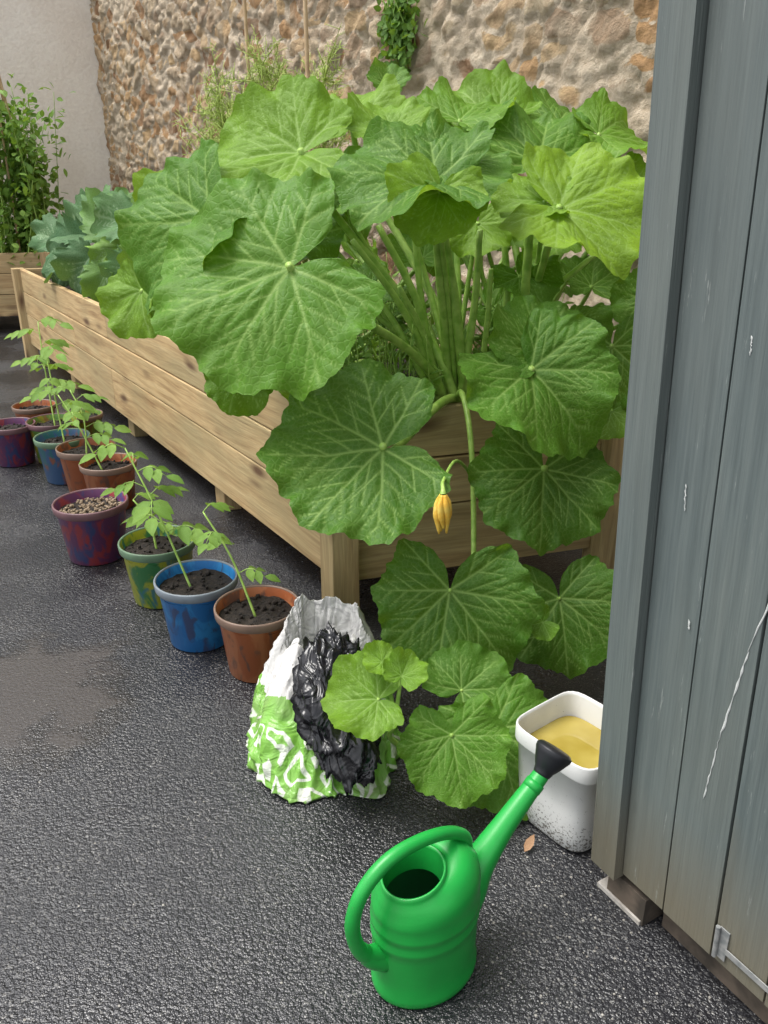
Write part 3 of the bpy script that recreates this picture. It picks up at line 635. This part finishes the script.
# ================================================================ BUCKET
def bucket():
    b=Buf(); c=np.array([.484,1.665]); an0=math.radians(-52); hw=.128; seg=72; h=.285
    def ring(r,z,e=5.):
        o=[]
        for k in range(seg):
            t=2*math.pi*k/seg; ca,sa=math.cos(t),math.sin(t); q=(abs(ca)**e+abs(sa)**e)**(-1/e)
            x,y=hw*r*ca*q,hw*r*sa*q*.95; o.append((c[0]+x*math.cos(an0)-y*math.sin(an0),c[1]+x*math.sin(an0)+y*math.cos(an0),z))
        return o
    prof=[(.0,.003,3),(.80,.003,4),(.84,.012,5),(.865,.06,5.5),(.89,.12,6),(.94,.235,6),(.985,.238,6),(.995,.243,6),(.995,.282,6),(.985,h,6),(.965,h,6),(.955,.275,6),(.92,.20,6),(.80,.015,5),(0,.01,5)]
    V=[];A=[]
    for r,z,e in prof:
        V+=ring(r,z,e); A+=[(max(0,.5-z*3.4),0,0)]*seg
    b.add(V,grid_faces(seg,len(prof),True),0,None,A)
    V=ring(.0,.215)+ring(.5,.215)+ring(.927,.215); b.add(V,grid_faces(seg,3,True),1)
    m=M('murky_water'); n=m.tex('ShaderNodeTexNoise',m.attr('lco').outputs['Vector'],8,Detail=3); m.col(m.ramp(n.outputs[0],[(.3,(.28,.21,.035)),(.7,(.42,.34,.09))])); m.rough(.04)
    b.obj('white_bucket',[WHT,m.m])
bucket()
# ================================================================ COMPOST BAG
def bag():
    m=M('compost_bag_film'); co=m.attr('lco').outputs['Vector']; s=m.n('ShaderNodeSeparateXYZ'); m.l(m.attr('dat').outputs['Vector'],s.inputs[0])
    wn=m.tex('ShaderNodeTexNoise',co,6,Detail=1); wv_=m.n('ShaderNodeVectorMath',operation='MULTIPLY_ADD'); m.l(wn.outputs['Color'],wv_.inputs[0]); wv_.inputs[1].default_value=(.16,.16,.16); m.l(co,wv_.inputs[2])
    wv=m.tex('ShaderNodeTexVoronoi',wv_.outputs[0],12,feature='DISTANCE_TO_EDGE',Randomness=.9); 
    wh=(.62,.66,.56); gg=(.17,.38,.055)
    grn=m.ramp(wv.outputs['Distance'],[(.0,gg),(.10,gg),(.125,wh),(.20,wh),(.225,gg)])
    gr2=m.mix(m.ramp(s.outputs[2],[(.4,0.),(.42,1.)]),gg,grn)
    c=m.mix(m.ramp(s.outputs[1],[(.48,0.),(.50,1.)]),(.58,.57,.55),gr2)
    nn=m.tex('ShaderNodeTexNoise',co,9,Detail=6); c=m.mix(m.ramp(nn.outputs[0],[(.50,0.),(.75,.5)]),c,(.18,.15,.12))
    m.col(c); m.rough(.36); n=m.tex('ShaderNodeTexNoise',co,9,Detail=3,Distortion=2.); m.bump(n.outputs[0],.7,.03)
    b=Buf(); seg=190; nr=100; cx,cy=-.155,1.92; V=[];A=[]
    for i in range(nr):
        t=i/(nr-1)
        if t<.8:
            q=t/.8; z=.335*q**1.25; rr=1.10*(1-.52*q**1.8) if q>.08 else .98+.12*(q/.08)
            lx,ly=-.015*q,.15*q
        else:
            q=(t-.8)/.2; z=.335-.14*q; rr=.53-.10*q; lx,ly=-.015,.15-.02*q
        for k in range(seg):
            an=2*math.pi*k/seg; ca,sa=math.cos(an),math.sin(an)
            f1=1-abs(noise.noise(Vector((ca*2.6+z*3,sa*2.6-z*4,3+z*2))))*3.2
            f2=1-abs(noise.noise(Vector((ca*5.5-z*5,sa*5.5+z*3,8+z*3))))*3.2
            fo=noise.noise(Vector((ca*1.6,sa*1.6,z*3)))*.24+.10*max(0,f1)**2+.07*max(0,f2)**2-.05
            R_=rr*(1+fo); x=cx+lx+.205*R_*ca; y=cy+ly+.19*R_*sa
            zz=z+(.11*noise.noise(Vector((ca*2,sa*2,9)))+.06*sa)*t+.02*noise.noise(Vector((x*11,y*11,z*11)))*min(1,t*5)
            V.append((x,y,max(.003,zz)))
            A.append((0,1. if z<.19+.07*noise.noise(Vector((ca*1.3,sa*1.3,4)))-.03*sa else 0.,1. if (z<.16) else 0))
    b.add(V,grid_faces(seg,nr,True),0,None,A)
    mb=M('black_film'); mb.col((.008,.008,.010)); mb.rough(.2); n=mb.tex('ShaderNodeTexNoise',mb.attr('lco').outputs['Vector'],9,Detail=2,Distortion=2.5); mb.bump(n.outputs[0],.6,.035)
    V=[]; nu,nv=130,100; c0=np.array([-.115,1.84,.235])
    for i in range(nv):
        ph=math.pi*i/(nv-1)
        for j in range(nu):
            an=2*math.pi*j/nu; d=np.array([math.sin(ph)*math.cos(an),math.sin(ph)*math.sin(an),math.cos(ph)])
            cr=1-abs(noise.noise(Vector((d[0]*2.2+1,d[1]*2.2,d[2]*1.2+4)))*2.6); c2=1-abs(noise.noise(Vector((d[0]*3.6,d[1]*3.6+5,d[2]*2))))*3.
            r=.88+.40*noise.noise(Vector(d*1.3))+.22*max(0,cr)**2.5+.10*max(0,c2)**2
            q=d*r*np.array([.112,.10,.135]); q=np.array([q[0]-.10*q[2],q[1]+.75*q[2],q[2]]); V.append(c0+q)
    b.add(V,grid_faces(nu,nv,True),1)
    b.obj('compost_bag',[m.m,mb.m])
bag()
# ================================================================ debris
b=Buf()
for i in range(480):
    if i<260: x,y=rng.uniform(-1.3,.8),rng.uniform(.9,3.2)
    else: x,y=.38+rng.normal(0,.15),1.36+rng.normal(0,.15)
    s_=rng.uniform(.0015,.0045); box(b,(x,y,-.0005),(s_,s_*.4,0),(-s_*.5,s_,0),(0,0,s_*.6),0)
GRIT=mat_simple('grit',(.12,.11,.10),(.4,.38,.34),90,.9)
b.obj('gravel',[GRIT],False)
DRY=mat_simple('dry_leaf',(.22,.11,.05),(.40,.24,.13),40,.7,.4)
b=Buf(); oval(b,np.array([.345,1.54,.010]),np.array([.55,.8,.15]),np.array([.1,-.3,1]),.045,.022,0,.5,-.4); b.obj('dead_leaf',[DRY])
